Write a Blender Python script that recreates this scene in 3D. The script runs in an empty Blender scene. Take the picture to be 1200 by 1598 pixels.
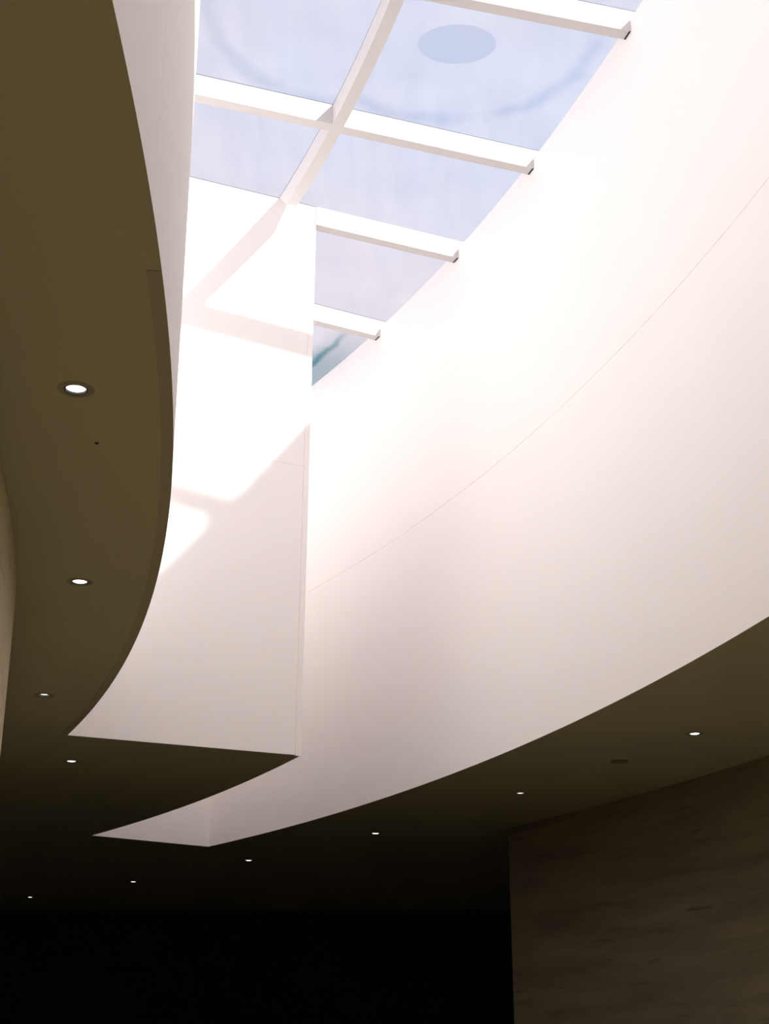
import bpy, bmesh, math
from mathutils import Vector, Matrix
from mathutils.geometry import tessellate_polygon

S = bpy.context.scene
COL = S.collection
R = math.radians

# ------------------------------------------------------------------ camera
EYE = 1.6
cam_data = bpy.data.cameras.new('camera')
cam_data.sensor_fit = 'VERTICAL'
cam_data.sensor_height = 36.0
cam_data.lens = 2200.0 / 1598.0 * 36.0
cam_data.clip_end = 500
cam = bpy.data.objects.new('camera', cam_data)
cam.location = (0, 0, EYE)
cam.rotation_euler = (R(90 + 21.25), 0, 0)
COL.objects.link(cam)
S.camera = cam

# ------------------------------------------------------------------ sky
world = bpy.data.worlds.new('sky')
S.world = world
world.use_nodes = True
wn, wl = world.node_tree.nodes, world.node_tree.links
wn.clear()
w_out = wn.new('ShaderNodeOutputWorld')
w_bg = wn.new('ShaderNodeBackground')
w_tc = wn.new('ShaderNodeTexCoord')
w_noise = wn.new('ShaderNodeTexNoise')
w_noise.inputs['Scale'].default_value = 3.5
w_noise.inputs['Detail'].default_value = 5
w_ramp = wn.new('ShaderNodeValToRGB')
w_ramp.color_ramp.elements[0].position = 0.36
w_ramp.color_ramp.elements[0].color = (0.68, 0.74, 0.985, 1)     # pale blue
w_ramp.color_ramp.elements[1].position = 0.62
w_ramp.color_ramp.elements[1].color = (0.81, 0.74, 0.86, 1)     # thin white cloud
w_bg.inputs['Strength'].default_value = 1.0
wl.new(w_tc.outputs['Generated'], w_noise.inputs['Vector'])
wl.new(w_noise.outputs['Fac'], w_ramp.inputs['Fac'])
wl.new(w_ramp.outputs['Color'], w_bg.inputs['Color'])
wl.new(w_bg.outputs['Background'], w_out.inputs['Surface'])

# ------------------------------------------------------------------ sun
sun_data = bpy.data.lights.new('sun', 'SUN')
sun_data.energy = 9.5
sun_data.angle = R(1.8)
sun_data.color = (1.0, 0.965, 0.95)
sun = bpy.data.objects.new('sun', sun_data)
sun.location = (18, -12, 30)
sun.rotation_euler = Vector((-0.645, 0.468, -0.605)).to_track_quat('-Z', 'Y').to_euler()
COL.objects.link(sun)

# ------------------------------------------------------------------ exposure
vs = S.view_settings
vs.view_transform = 'Standard'
vs.look = 'None'
vs.gamma = 1.0
vs.use_curve_mapping = False
vs.exposure = -0.19
S.cycles.max_bounces = 16
S.cycles.diffuse_bounces = 12
S.cycles.transparent_max_bounces = 24
S.cycles.use_denoising = True

# ------------------------------------------------------------------ layout
# The whole gallery is laid out on arcs around one centre.
CX, CY = -28.0, 2.82
ZC = EYE + 3.0          # underside of the ceiling
ZG = EYE + 9.7          # underside of the skylight glass
ZS = EYE + 6.285        # horizontal joint of the light well walls
BEAM_D, BEAM_W = 0.25, 0.13
R_IN, R_OUT, R_MID = 27.18, 31.57, 29.65
A_NEAR, A_STEP, A_END = -20.0, 23.86, 36.6
R_LEFT, R_STONE = 26.26, 34.22


def P(r, a, z=0.0):
    return Vector((CX + r * math.cos(R(a)), CY + r * math.sin(R(a)), z))


def arc(r, a0, a1, step=0.25):
    n = max(1, int(math.ceil(abs(a1 - a0) / step)))
    return [P(r, a0 + (a1 - a0) * i / n) for i in range(n + 1)]


# ------------------------------------------------------------------ materials
def new_mat(name):
    m = bpy.data.materials.new(name)
    m.use_nodes = True
    nt = m.node_tree
    b = nt.nodes['Principled BSDF']
    return m, nt, b


def painted(name, col, var=0.03, rough=0.7, scale=0.8, bump=0.02):
    m, nt, b = new_mat(name)
    geo = nt.nodes.new('ShaderNodeNewGeometry')
    no = nt.nodes.new('ShaderNodeTexNoise')
    no.inputs['Scale'].default_value = scale
    no.inputs['Detail'].default_value = 4
    mx = nt.nodes.new('ShaderNodeMix')
    mx.data_type = 'RGBA'
    mx.inputs['A'].default_value = (*[c * (1 - var) for c in col], 1)
    mx.inputs['B'].default_value = (*[min(1, c * (1 + var)) for c in col], 1)
    nt.links.new(geo.outputs['Position'], no.inputs['Vector'])
    nt.links.new(no.outputs['Fac'], mx.inputs['Factor'])
    nt.links.new(mx.outputs['Result'], b.inputs['Base Color'])
    b.inputs['Roughness'].default_value = rough
    b.inputs['Specular IOR Level'].default_value = 0.25
    if bump:
        n2 = nt.nodes.new('ShaderNodeTexNoise')
        n2.inputs['Scale'].default_value = 60
        bp = nt.nodes.new('ShaderNodeBump')
        bp.inputs['Strength'].default_value = bump
        bp.inputs['Distance'].default_value = 0.01
        nt.links.new(geo.outputs['Position'], n2.inputs['Vector'])
        nt.links.new(n2.outputs['Fac'], bp.inputs['Height'])
        nt.links.new(bp.outputs['Normal'], b.inputs['Normal'])
    return m


def stone(name, dark, light, vein, stretch=(0.35, 0.35, 3.2)):
    m, nt, b = new_mat(name)
    L = nt.links
    geo = nt.nodes.new('ShaderNodeNewGeometry')
    mp = nt.nodes.new('ShaderNodeMapping')
    mp.inputs['Scale'].default_value = stretch
    L.new(geo.outputs['Position'], mp.inputs['Vector'])
    n1 = nt.nodes.new('ShaderNodeTexNoise')
    n1.inputs['Scale'].default_value = 1.6
    n1.inputs['Detail'].default_value = 8
    n1.inputs['Roughness'].default_value = 0.62
    L.new(mp.outputs['Vector'], n1.inputs['Vector'])
    r1 = nt.nodes.new('ShaderNodeValToRGB')
    r1.color_ramp.elements[0].position = 0.32
    r1.color_ramp.elements[0].color = (*dark, 1)
    r1.color_ramp.elements[1].position = 0.68
    r1.color_ramp.elements[1].color = (*light, 1)
    L.new(n1.outputs['Fac'], r1.inputs['Fac'])
    mp2 = nt.nodes.new('ShaderNodeMapping')
    mp2.inputs['Scale'].default_value = (0.7, 0.7, 9.0)
    L.new(geo.outputs['Position'], mp2.inputs['Vector'])
    n2 = nt.nodes.new('ShaderNodeTexNoise')
    n2.inputs['Scale'].default_value = 1.7
    n2.inputs['Detail'].default_value = 5
    L.new(mp2.outputs['Vector'], n2.inputs['Vector'])
    r2 = nt.nodes.new('ShaderNodeValToRGB')
    r2.color_ramp.elements[0].position = 0.63
    r2.color_ramp.elements[0].color = (0, 0, 0, 1)
    r2.color_ramp.elements[1].position = 0.74
    r2.color_ramp.elements[1].color = (1, 1, 1, 1)
    L.new(n2.outputs['Fac'], r2.inputs['Fac'])
    mx = nt.nodes.new('ShaderNodeMix')
    mx.data_type = 'RGBA'
    mx.inputs['B'].default_value = (*vein, 1)
    L.new(r2.outputs['Color'], mx.inputs['Factor'])
    L.new(r1.outputs['Color'], mx.inputs['A'])
    L.new(mx.outputs['Result'], b.inputs['Base Color'])
    b.inputs['Roughness'].default_value = 0.75
    bp = nt.nodes.new('ShaderNodeBump')
    bp.inputs['Strength'].default_value = 0.4
    bp.inputs['Distance'].default_value = 0.004
    bp.invert = True
    L.new(n2.outputs['Fac'], bp.inputs['Height'])
    L.new(bp.outputs['Normal'], b.inputs['Normal'])
    return m


def plain(name, col, rough=0.5, metal=0.0):
    m, nt, b = new_mat(name)
    b.inputs['Base Color'].default_value = (*col, 1)
    b.inputs['Roughness'].default_value = rough
    b.inputs['Metallic'].default_value = metal
    return m


M_WHITE = painted('white_plaster', (0.972, 0.936, 0.917), 0.004)
M_BEAM = painted('white_beam_paint', (0.70, 0.672, 0.66), 0.01, 0.5)
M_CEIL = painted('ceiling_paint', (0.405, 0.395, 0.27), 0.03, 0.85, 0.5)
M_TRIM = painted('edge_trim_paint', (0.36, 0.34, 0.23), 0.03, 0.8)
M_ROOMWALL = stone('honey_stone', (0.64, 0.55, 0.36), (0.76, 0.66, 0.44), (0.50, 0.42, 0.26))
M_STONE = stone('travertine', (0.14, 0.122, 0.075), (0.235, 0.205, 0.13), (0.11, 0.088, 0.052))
M_FLOOR = stone('floor_stone', (0.60, 0.51, 0.33), (0.70, 0.60, 0.40), (0.48, 0.40, 0.25), (0.5, 0.5, 0.5))
M_DIM_PATCH = painted('charcoal_dim_patch', (0.045, 0.045, 0.043), 0.25, 0.95, 6)
M_DARK = painted('dark_wall_paint', (0.012, 0.013, 0.016), 0.2, 0.9)
M_ROOF = painted('roof_membrane', (0.45, 0.44, 0.42), 0.1, 0.9)
M_GASKET = plain('dark_gasket', (0.03, 0.04, 0.055), 0.6)
M_BLACK = plain('black_baffle', (0.008, 0.007, 0.006), 0.5)
M_RING = painted('fixture_ring_paint', (0.27, 0.255, 0.17), 0.02, 0.6)


def lamp_mat():
    m, nt, b = new_mat('lamp_glow')
    nt.nodes.remove(b)
    out = nt.nodes['Material Output']
    em = nt.nodes.new('ShaderNodeEmission')
    em.inputs['Color'].default_value = (1.0, 0.93, 0.86, 1)
    em.inputs['Strength'].default_value = 3.0
    nt.links.new(em.outputs['Emission'], out.inputs['Surface'])
    return m


M_LAMP = lamp_mat()


def clear_glass():
    m, nt, b = new_mat('clear_glass')
    nt.nodes.remove(b)
    t = nt.nodes.new('ShaderNodeBsdfTransparent')
    t.inputs['Color'].default_value = (0.97, 0.985, 0.985, 1)
    nt.links.new(t.outputs['BSDF'], nt.nodes['Material Output'].inputs['Surface'])
    return m


def hazy_glass():
    """Glass with a dried film of dirt; wiped rings and a clean spot show the sky more clearly."""
    m, nt, b = new_mat('hazy_glass')
    nt.nodes.remove(b)
    N, L = nt.nodes, nt.links
    geo = N.new('ShaderNodeNewGeometry')
    sep = N.new('ShaderNodeSeparateXYZ')
    L.new(geo.outputs['Position'], sep.inputs['Vector'])

    def math_(op, a, bb=None, c=None, clamp=False):
        n = N.new('ShaderNodeMath')
        n.operation = op
        n.use_clamp = clamp
        for i, v in enumerate((a, bb, c)):
            if v is None:
                continue
            if isinstance(v, (int, float)):
                n.inputs[i].default_value = v
            else:
                L.new(v, n.inputs[i])
        return n.outputs[0]

    def noise(scale, detail=4, stretch=(1, 1, 1), rot=0.0, dist=0.0):
        mp = N.new('ShaderNodeMapping')
        mp.inputs['Rotation'].default_value = (0, 0, rot)
        mp.inputs['Scale'].default_value = stretch
        L.new(geo.outputs['Position'], mp.inputs['Vector'])
        n = N.new('ShaderNodeTexNoise')
        n.inputs['Scale'].default_value = scale
        n.inputs['Detail'].default_value = detail
        n.inputs['Distortion'].default_value = dist
        L.new(mp.outputs['Vector'], n.inputs['Vector'])
        return n.outputs['Fac']

    wob = noise(2.2, 3)
    X, Y = sep.outputs['X'], sep.outputs['Y']

    def radius(cx, cy, ax=1.0, ay=1.0):
        dx = math_('DIVIDE', math_('SUBTRACT', X, cx), ax)
        dy = math_('DIVIDE', math_('SUBTRACT', Y, cy), ay)
        return math_('SQRT', math_('ADD', math_('MULTIPLY', dx, dx), math_('MULTIPLY', dy, dy)))

    def smooth(v, lo, hi):
        n = N.new('ShaderNodeMapRange')
        n.interpolation_type = 'SMOOTHSTEP'
        n.inputs['From Min'].default_value = lo
        n.inputs['From Max'].default_value = hi
        L.new(v, n.inputs['Value'])
        return n.outputs['Result']

    def ring(cx, cy, r, w):
        d = math_('ABSOLUTE', math_('SUBTRACT', math_('ADD', radius(cx, cy), math_('MULTIPLY', math_('SUBTRACT', wob, 0.5), 0.22)), r))
        return math_('SUBTRACT', 1.0, smooth(d, 0.0, w))

    film = math_('ADD', 0.10, math_('MULTIPLY', math_('SUBTRACT', noise(0.7, 3, (1, 1.6, 1), 0.6, 0.4), 0.5), 0.12))
    streak = noise(1.6, 5, (3.0, 0.45, 1), R(-38), 0.4)
    film = math_('ADD', film, math_('MULTIPLY', math_('SUBTRACT', streak, 0.5), 0.10))
    rr = radius(CX, CY)
    outer = math_('GREATER_THAN', rr, 29.23)
    rings = math_('MAXIMUM', math_('MULTIPLY', ring(-0.388, 11.285, 1.37, 0.17), math_('SUBTRACT', 1.0, outer)),
                  math_('MULTIPLY', ring(0.704, 11.494, 1.50, 0.16), outer))
    rings = math_('MULTIPLY', rings, smooth(Y, 10.2, 11.2))
    film = math_('SUBTRACT', film, math_('MULTIPLY', math_('MULTIPLY', rings, smooth(noise(1.3, 2), 0.3, 0.55)), 0.075))
    spot = math_('SUBTRACT', 1.0, smooth(radius(0.743, 11.742, 0.405, 0.303), 0.965, 1.015))
    film = math_('MULTIPLY', film, math_('SUBTRACT', 1.0, spot))
    film = math_('MINIMUM', math_('MAXIMUM', film, 0.01), 0.6)
    # teal-tinted streak along the outer rim of the narrow strip of glass
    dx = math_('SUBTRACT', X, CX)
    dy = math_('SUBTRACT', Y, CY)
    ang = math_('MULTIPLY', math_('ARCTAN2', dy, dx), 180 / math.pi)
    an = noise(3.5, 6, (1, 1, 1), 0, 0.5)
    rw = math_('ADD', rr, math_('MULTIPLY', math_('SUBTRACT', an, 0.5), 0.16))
    teal_mask = math_('MULTIPLY', smooth(rw, 31.0, 31.3), smooth(ang, 27.9, 31.0))
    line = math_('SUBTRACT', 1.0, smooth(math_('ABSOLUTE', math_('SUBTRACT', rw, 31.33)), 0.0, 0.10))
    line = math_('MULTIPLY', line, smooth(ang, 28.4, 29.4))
    teal_mask = math_('MINIMUM', math_('ADD', math_('MULTIPLY', teal_mask, 0.55), math_('MULTIPLY', line, 0.45)), 1.0)

    tr = N.new('ShaderNodeBsdfTransparent')
    tr.inputs['Color'].default_value = (0.97, 0.985, 0.985, 1)
    tl = N.new('ShaderNodeBsdfTranslucent')
    tl.inputs['Color'].default_value = (0.95, 0.86, 0.77, 1)
    mx = N.new('ShaderNodeMixShader')
    L.new(film, mx.inputs['Fac'])
    L.new(tr.outputs['BSDF'], mx.inputs[1])
    L.new(tl.outputs['BSDF'], mx.inputs[2])
    teal_bsdf = N.new('ShaderNodeBsdfTransparent')
    teal_bsdf.inputs['Color'].default_value = (0.16, 0.42, 0.44, 1)
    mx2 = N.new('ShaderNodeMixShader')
    L.new(teal_mask, mx2.inputs['Fac'])
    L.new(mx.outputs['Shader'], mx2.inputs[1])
    L.new(teal_bsdf.outputs['BSDF'], mx2.inputs[2])
    L.new(mx2.outputs['Shader'], N['Material Output'].inputs['Surface'])
    return m


M_CLEAR = clear_glass()
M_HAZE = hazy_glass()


# ------------------------------------------------------------------ mesh helpers
def link(name, me, mat, parent=None, smooth=True):
    mats = mat if isinstance(mat, (list, tuple)) else [mat]
    for m in mats:
        me.materials.append(m)
    if smooth:
        me.polygons.foreach_set('use_smooth', [True] * len(me.polygons))
        me.set_sharp_from_angle(angle=R(25))
    me.update()
    o = bpy.data.objects.new(name, me)
    COL.objects.link(o)
    if parent:
        o.parent = parent
    return o


def structure(o):
    o['kind'] = 'structure'
    return o


def empty(name, loc=(0, 0, 0)):
    o = bpy.data.objects.new(name, None)
    o.location = loc
    o.empty_display_size = 0.3
    COL.objects.link(o)
    return o


def mesh_py(name, verts, faces):
    me = bpy.data.meshes.new(name)
    me.from_pydata([tuple(v) for v in verts], [], faces)
    bm = bmesh.new()
    bm.from_mesh(me)
    bmesh.ops.recalc_face_normals(bm, faces=bm.faces)
    bm.to_mesh(me)
    bm.free()
    return me


def loft(name, rings, mat, parent=None, closed=False, smooth=True):
    """Solid from equal cross-sections (lists of 4 points) swept along a path."""
    k = len(rings[0])
    verts = [p for r in rings for p in r]
    n = len(rings)
    faces = []
    for i in range(n if closed else n - 1):
        a, b = i * k, ((i + 1) % n) * k
        for j in range(k):
            j2 = (j + 1) % k
            faces.append((a + j, a + j2, b + j2, b + j))
    if not closed:
        faces.append(tuple(range(k - 1, -1, -1)))
        faces.append(tuple((n - 1) * k + j for j in range(k)))
    return link(name, mesh_py(name, verts, faces), mat, parent, smooth)


def arc_solid(name, r0, r1, a0, a1, z0, z1, mat, parent=None, step=0.25):
    n = max(1, int(math.ceil(abs(a1 - a0) / step)))
    rings = []
    for i in range(n + 1):
        a = a0 + (a1 - a0) * i / n
        rings.append([P(r0, a, z0), P(r1, a, z0), P(r1, a, z1), P(r0, a, z1)])
    return loft(name, rings, mat, parent)


def hexa(name, bottom, top, mat, parent=None):
    """Solid between two polygons with equally many corners."""
    k = len(bottom)
    verts = list(bottom) + list(top)
    faces = [tuple(range(k - 1, -1, -1)), tuple(range(k, 2 * k))]
    for j in range(k):
        j2 = (j + 1) % k
        faces.append((j, j2, k + j2, k + j))
    return link(name, mesh_py(name, verts, faces), mat, parent, False)


def plate_with_holes(name, outer, holes, z0, z1, mat, parent=None):
    loops = [[Vector((p.x, p.y, 0)) for p in outer]] + [[Vector((p.x, p.y, 0)) for p in h] for h in holes]
    flat = [p for l in loops for p in l]
    tris = tessellate_polygon(loops)
    n = len(flat)
    verts = [(p.x, p.y, z0) for p in flat] + [(p.x, p.y, z1) for p in flat]
    faces = []
    for t in tris:
        a, b, c = [flat[i] for i in t]
        ccw = (b - a).cross(c - a).z > 0
        t = t if ccw else (t[0], t[2], t[1])
        faces.append((t[0], t[2], t[1]))
        faces.append((t[0] + n, t[1] + n, t[2] + n))
    base = 0
    for li, l in enumerate(loops):
        k = len(l)
        if li == 1:                          # the well walls close this edge
            base += k
            continue
        for j in range(k):
            j2 = (j + 1) % k
            faces.append((base + j, base + j2, n + base + j2, n + base + j))
        base += k
    me = bpy.data.meshes.new(name)
    me.from_pydata(verts, [], faces)
    return link(name, me, mat, parent, False)


# ------------------------------------------------------------------ downlight positions
# (x, y, lamp drop below ceiling face, lit, label)
DOWNLIGHTS = [
    (-1.48, 6.09, -0.007, 'largest, nearest recessed downlight glowing in the olive left soffit'),
    (-2.05, 9.01, -0.004, 'second largest glowing downlight in the left soffit, below the nearest one'),
    (-3.00, 12.17, -0.016, 'half hidden dim downlight in a dark ring near the left picture edge'),
    (-3.37, 15.12, -0.004, 'small downlight just below the pointed left tip of the white end wall'),
    (3.058, 13.745, -0.002, 'brightest right-hand downlight in the soffit above the stone wall'),
    (1.638, 17.075, -0.010, 'tiny faint downlight in the soffit above the stone wall left edge'),
    (-0.127, 20.295, -0.001, 'downlight in the dark ceiling right of the cream corner of the light well'),
    (-2.187, 23.184, -0.001, 'downlight in the dark ceiling just below the cream corner of the light well'),
    (-4.53, 26.112, -0.003, 'second downlight from the left in the far row on black ceiling'),
    (-6.993, 28.684, -0.004, 'tiny leftmost and farthest downlight in the row on the black ceiling'),
]
RH = 0.056   # radius of the round hole in the ceiling


def circle(x, y, r, n=28):
    return [Vector((x + r * math.cos(2 * math.pi * i / n), y + r * math.sin(2 * math.pi * i / n), 0)) for i in range(n)]


# ------------------------------------------------------------------ ceiling, floor, room walls
opening = (arc(R_IN, A_NEAR, A_STEP)
           + arc(R_MID, A_STEP, A_END)
           + arc(R_OUT, A_END, A_NEAR))
room = [Vector(p) for p in ((-26, -12, 0), (16, -12, 0), (16, 32, 0), (-26, 32, 0))]
holes = [opening] + [circle(d[0], d[1], RH) for d in DOWNLIGHTS]
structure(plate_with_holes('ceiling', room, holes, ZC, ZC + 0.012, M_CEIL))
bot = [Vector((p.x, p.y, -0.2)) for p in room]
top = [Vector((p.x, p.y, 0.0)) for p in room]
structure(hexa('floor', bot, top, M_FLOOR))
dim_patch = arc(24.5, 21.5, 60) + [P(36.9, 52), P(36.9, 36)] + [P(36.0, 21.5)]  # unseen dark floor patch, added to cut bounce onto the far ceiling
dim_patch = [p for p in dim_patch if p.y < 31.1]
structure(hexa('floor_dimming_patch', dim_patch, [p + Vector((0, 0, 0.012)) for p in dim_patch], M_DIM_PATCH))
roof_hole = (arc(R_IN - 0.2, A_NEAR - 0.4, A_STEP) + arc(R_MID - 0.2, A_STEP + 0.3, A_END + 0.4) + arc(R_OUT + 0.34, A_END + 0.4, A_NEAR - 0.4))
structure(plate_with_holes('roof', room, [roof_hole], ZG - 0.4, ZG - 0.08, M_ROOF))

structure(arc_solid('wall_left', R_LEFT - 0.3, R_LEFT, -24, 33, 0, ZC, M_ROOMWALL))
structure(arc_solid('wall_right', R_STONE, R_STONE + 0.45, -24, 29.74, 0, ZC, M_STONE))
bk = [P(R_LEFT - 0.3, -24), P(R_STONE + 0.45, -24), P(R_STONE + 0.45, -24.5), P(R_LEFT - 0.3, -24.5)]
structure(hexa('wall_back', bk, [p + Vector((0, 0, ZC)) for p in bk], M_ROOMWALL))


def box(name, x0, x1, y0, y1, z0, z1, mat, parent=None):
    b = [Vector((x0, y0, z0)), Vector((x1, y0, z0)), Vector((x1, y1, z0)), Vector((x0, y1, z0))]
    return hexa(name, b, [Vector((p.x, p.y, z1)) for p in b], mat, parent)


structure(box('wall_far', -26, 16, 31.2, 31.5, 0, ZC, M_DARK))
structure(box('wall_far_right', 9.0, 9.3, 8, 31.2, 0, ZC, M_DARK))
structure(box('wall_far_left', -16.3, -16.0, 14, 31.2, 0, ZC, M_DARK))

# edge trim of the left soffit
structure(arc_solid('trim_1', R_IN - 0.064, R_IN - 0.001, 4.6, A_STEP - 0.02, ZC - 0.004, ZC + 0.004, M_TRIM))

# ------------------------------------------------------------------ light well walls
JOINT = 0.006


def well_wall(name, r_face, sgn, a0, a1, splits=(), top=ZG):
    """Curved wall: backing plus thin face panels with recessed joints. sgn: direction away from the well."""
    w = structure(arc_solid(name, r_face + sgn * 0.010, r_face + sgn * 0.2, a0, a1, ZC + 0.002, top, M_WHITE))
    cuts = [a0] + list(splits) + [a1]
    g = math.degrees(0.003 / r_face)
    for i in range(len(cuts) - 1):
        s = cuts[i] + (g if i else 0)
        e = cuts[i + 1] - (g if i < len(cuts) - 2 else 0)
        arc_solid('panel', r_face, r_face + sgn * 0.0102, s, e, ZC + 0.0015, ZS - JOINT / 2, M_WHITE, w)
        arc_solid('panel', r_face, r_face + sgn * 0.0102, s, e, ZS + JOINT / 2, top, M_WHITE, w)
    return w


wr = well_wall('wall_well_right', R_OUT, 1, A_NEAR, A_END, (), ZG - 0.11)
arc_solid('curb', R_OUT + 0.2, R_OUT + 0.34, A_NEAR, A_END, ZG - 0.45, ZG, M_WHITE, wr)
well_wall('wall_well_left', R_IN, -1, A_NEAR, A_STEP, (3.65,))
well_wall('wall_well_inner', R_MID, -1, A_STEP + 0.02, A_END)


def lean_wall(name, r0, r1, a_bot, a_top, thick):
    """Radial end wall facing the room (towards smaller angles); panels over a backing."""
    def q(r, z, off):
        t = (z - ZC) / (ZG - ZC)
        a = a_bot + (a_top - a_bot) * t
        return P(r, a, z) + Vector((-math.sin(R(a)), math.cos(R(a)), 0)) * off

    def slab(nm, ra, rb, za, zb, o0, o1, parent=None):
        return hexa(nm, [q(ra, za, o0), q(rb, za, o0), q(rb, za, o1), q(ra, za, o1)],
                    [q(ra, zb, o0), q(rb, zb, o0), q(rb, zb, o1), q(ra, zb, o1)], M_WHITE, parent)
    return q, slab


q, slab = lean_wall('wall_end', R_IN, R_MID, A_STEP, 23.60, 0.2)
SW = 0.062                                   # width of the corner strip
wa = structure(slab('wall_end', R_IN, R_MID - 0.004, ZC + 0.002, ZG, 0.010, 0.2))
slab('panel', R_IN, R_MID - SW - 0.007, ZC + 0.0015, ZS - JOINT / 2, 0, 0.0102, wa)
slab('panel', R_IN, R_MID - SW - 0.005, ZS + JOINT / 2, ZG, 0, 0.0102, wa)
slab('corner_strip', R_MID - SW, R_MID, ZC - 0.006, ZS - JOINT / 2, -0.003, 0.0102, wa)
slab('corner_strip', R_MID - SW, R_MID, ZS + JOINT / 2, ZG, -0.001, 0.0102, wa)

q, slab = lean_wall('wall_well_far', R_MID, R_OUT, A_END, A_END, 0.2)
we = structure(slab('wall_well_far', R_MID - 0.1, R_OUT + 0.1, ZC + 0.002, ZG, 0.010, 0.2))
slab('panel', R_MID, R_OUT, ZC + 0.0015, ZS - JOINT / 2, 0, 0.0102, we)
slab('panel', R_MID, R_OUT, ZS + JOINT / 2, ZG, 0, 0.0102, we)
q, slab = lean_wall('wall_well_near', R_IN, R_OUT, A_NEAR, A_NEAR, 0.2)
structure(slab('wall_well_near', R_IN - 0.1, R_OUT + 0.1, ZC + 0.0015, ZG, -0.2, 0.0))

# ------------------------------------------------------------------ skylight: beams and panes
sky = structure(empty('window_1', (0, 0, 0)))
SP = 4.15
near_angles = [15.45 - SP * i for i in range(8, 0, -1)]
cross = near_angles + [15.45, 19.82]
cross = [a for a in cross if a > A_NEAR + 1]


def radial_beam(a, r0, r1):
    u = Vector((math.cos(R(a)), math.sin(R(a)), 0))
    t = Vector((-u.y, u.x, 0))
    b0, b1 = P(r0, a, ZG - BEAM_D), P(r1, a, ZG - BEAM_D)
    bt = [b0, b1, b1 + t * BEAM_W, b0 + t * BEAM_W]
    o = hexa('beam', bt, [p + Vector((0, 0, BEAM_D)) for p in bt], M_BEAM, sky)
    k = 0.02  # dark plate at the beam end stands in for the shaded gap there
    b1 = P(R_OUT, a, ZG - BEAM_D)
    e = [b1 - u * k + t * 0.004, b1 - u * 0.002 + t * 0.004, b1 - u * 0.002 + t * (BEAM_W - 0.004), b1 - u * k + t * (BEAM_W - 0.004)]
    hexa('end_shadow_plate', [p - Vector((0, 0, 0.003)) for p in e], [p + Vector((0, 0, 0.004)) for p in e], M_GASKET, o)
    return o


for a in cross:
    radial_beam(a, R_IN, R_OUT + 0.2)
narrow = [23.57, 27.75, 31.95]
radial_beam(23.57, R_MID - 0.002, R_OUT + 0.2)
radial_beam(27.75, R_MID, R_OUT + 0.2)
radial_beam(31.95, R_MID, R_OUT + 0.2)
LB0, LB1 = 29.165, 29.295
edges = [A_NEAR] + cross + [23.60]
BA = math.degrees(BEAM_W / 29.2)
for i in range(len(edges) - 1):
    a0, a1 = edges[i] + (BA if i else 0), edges[i + 1]
    last = i == len(edges) - 2               # the last length is cut back on a slant where it meets the end wall
    rings = []
    for j in range(17):
        f = j / 16
        at, ab = a0 + (a1 - a0) * f, a0 + (a1 - (0.56 if last else 0) - a0) * f
        rings.append([P(LB0, ab, ZG - BEAM_D), P(LB1, ab, ZG - BEAM_D), P(LB1, at, ZG), P(LB0, at, ZG)])
    loft('beam', rings, M_BEAM, sky)

GK = 0.012     # gasket height between beam and glass
TH = 0.014     # glass thickness


def pane(r0, r1, a0, a1, ov):
    """One sheet of glass from r0..r1 and a0..a1 (clear size); ov = overlap on beams and walls."""
    step = 0.25
    ao = math.degrees(ov / 29.5)
    n = max(2, int(math.ceil((a1 - a0) / step)))

    def loop(dr, da, z):
        lo, hi = a0 - da, a1 + da
        return ([P(r0 - dr, lo + (hi - lo) * i / n, z) for i in range(n + 1)]
                + [P(r1 + dr, hi - (hi - lo) * i / n, z) for i in range(n + 1)])
    zb, zt = ZG + GK, ZG + GK + TH
    B, T = loop(ov, ao, zb), loop(ov, ao, zt)
    k = len(B)
    verts = B + T
    faces, mi = [], []
    m2 = 2 * (n + 1)
    for i in range(n):
        faces.append((i, i + 1, m2 - 2 - i, m2 - 1 - i)); mi.append(0)
        faces.append((k + i, k + m2 - 1 - i, k + m2 - 2 - i, k + i + 1)); mi.append(1)
    for j in range(k):
        j2 = (j + 1) % k
        faces.append((j, k + j, k + j2, j2)); mi.append(1)
    me = bpy.data.meshes.new('pane')
    me.from_pydata([tuple(v) for v in verts], [], faces)
    me.polygons.foreach_set('material_index', mi)
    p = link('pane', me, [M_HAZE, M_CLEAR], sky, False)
    ins = 0.001
    ai = math.degrees(ins / 29.5)
    o1, i1 = loop(ov, ao, ZG), loop(ins, ai, ZG)
    rings = []
    up = Vector((0, 0, GK))
    for a_, b_ in zip(o1, i1):
        rings.append([a_, b_, b_ + up, a_ + up])
    loft('gasket', rings, M_GASKET, p, True, False)
    return p


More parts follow.
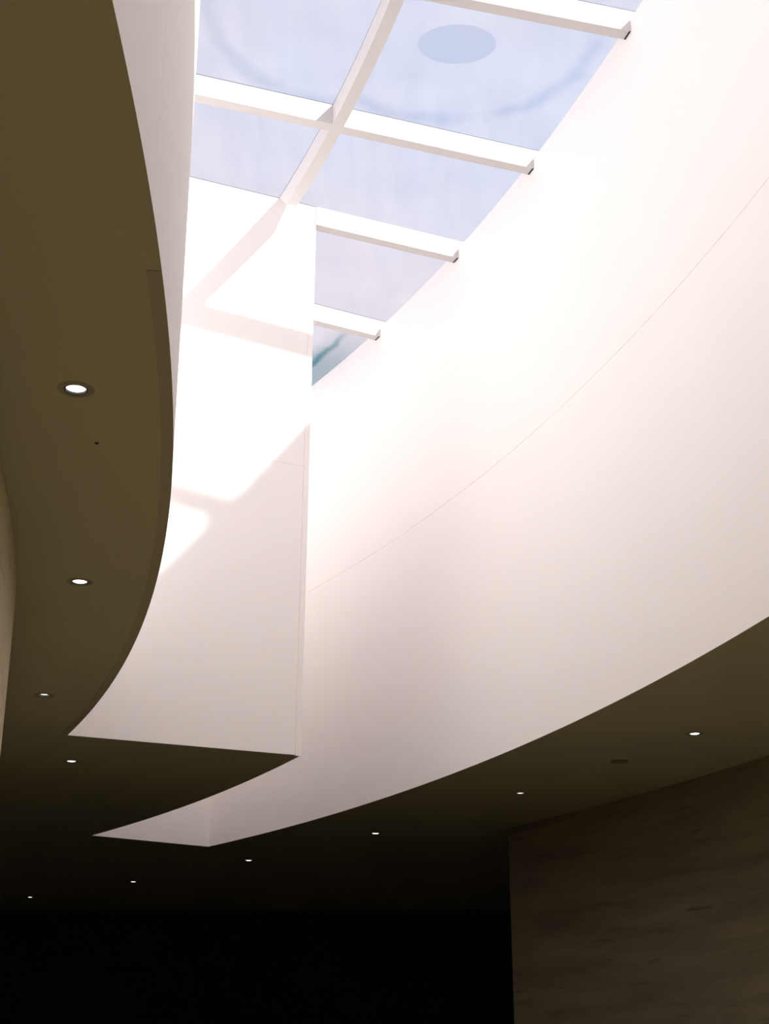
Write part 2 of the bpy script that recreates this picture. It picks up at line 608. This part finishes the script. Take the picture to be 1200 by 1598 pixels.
for i in range(len(edges) - 1):
    lo = edges[i] + (BA if i else 0)
    hi = edges[i + 1]
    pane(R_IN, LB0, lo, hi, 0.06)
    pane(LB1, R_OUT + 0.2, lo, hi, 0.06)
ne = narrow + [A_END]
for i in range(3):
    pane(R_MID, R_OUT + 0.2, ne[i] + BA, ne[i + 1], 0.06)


# ------------------------------------------------------------------ downlights
def lathe(name, prof, mat, parent, n=28, cap=False):
    verts, faces = [], []
    for i in range(n):
        t = 2 * math.pi * i / n
        for r, z in prof:
            verts.append((r * math.cos(t), r * math.sin(t), z))
    k = len(prof)
    for i in range(n):
        a, b = i * k, ((i + 1) % n) * k
        for j in range(k - 1):
            faces.append((a + j, b + j, b + j + 1, a + j + 1))
    if cap:
        faces.append(tuple(i * k + k - 1 for i in range(n)))
    return link(name, mesh_py(name, verts, faces), mat, parent)


for x, y, drop, label in DOWNLIGHTS:
    t = empty('downlight', (x, y, ZC))
    t['label'] = label
    t['category'] = 'downlight'
    t['group'] = 'recessed downlights in the dark ceiling'
    lathe('trim_ring', [(0.0575, 0.0), (0.0575, -0.004), (0.086, -0.003), (0.089, 0.0)], M_RING, t)
    lathe('baffle', [(0.0575, -0.004), (0.051, -0.003), (0.051, 0.02), (0.05, 0.06), (0.0, 0.06)], M_BLACK, t)
    z = -drop
    lathe('lamp', [(0.048, z), (0.040, z - 0.004), (0.024, z - 0.008), (0.008, z - 0.0095)], M_LAMP, t, cap=True)


# unlit cover plate in the right soffit, small capped head in the left soffit
t = empty('ceiling_cover', (2.53, 15.12, ZC))
t['label'] = 'flat unlit round cover plate in the right soffit between two downlights'
t['category'] = 'cover plate'
lathe('plate', [(0.082, 0.0), (0.080, -0.005), (0.05, -0.007), (0.004, -0.007)], plain('cover_plate_paint', (0.22, 0.19, 0.13), 0.6), t, cap=True)
lathe('rim', [(0.092, 0.0), (0.090, -0.006), (0.083, -0.006), (0.082, 0.0)], M_BLACK, t)

t = empty('sprinkler_head', (-1.50, 6.72, ZC))
t['label'] = 'tiny dark capped sprinkler head in the left soffit below the nearest downlight'
t['category'] = 'sprinkler'
lathe('rosette', [(0.011, 0.0), (0.010, -0.004), (0.004, -0.005)], M_BLACK, t, 16, True)
lathe('cap', [(0.004, -0.005), (0.004, -0.010), (0.001, -0.011)], M_BLACK, t, 12, True)
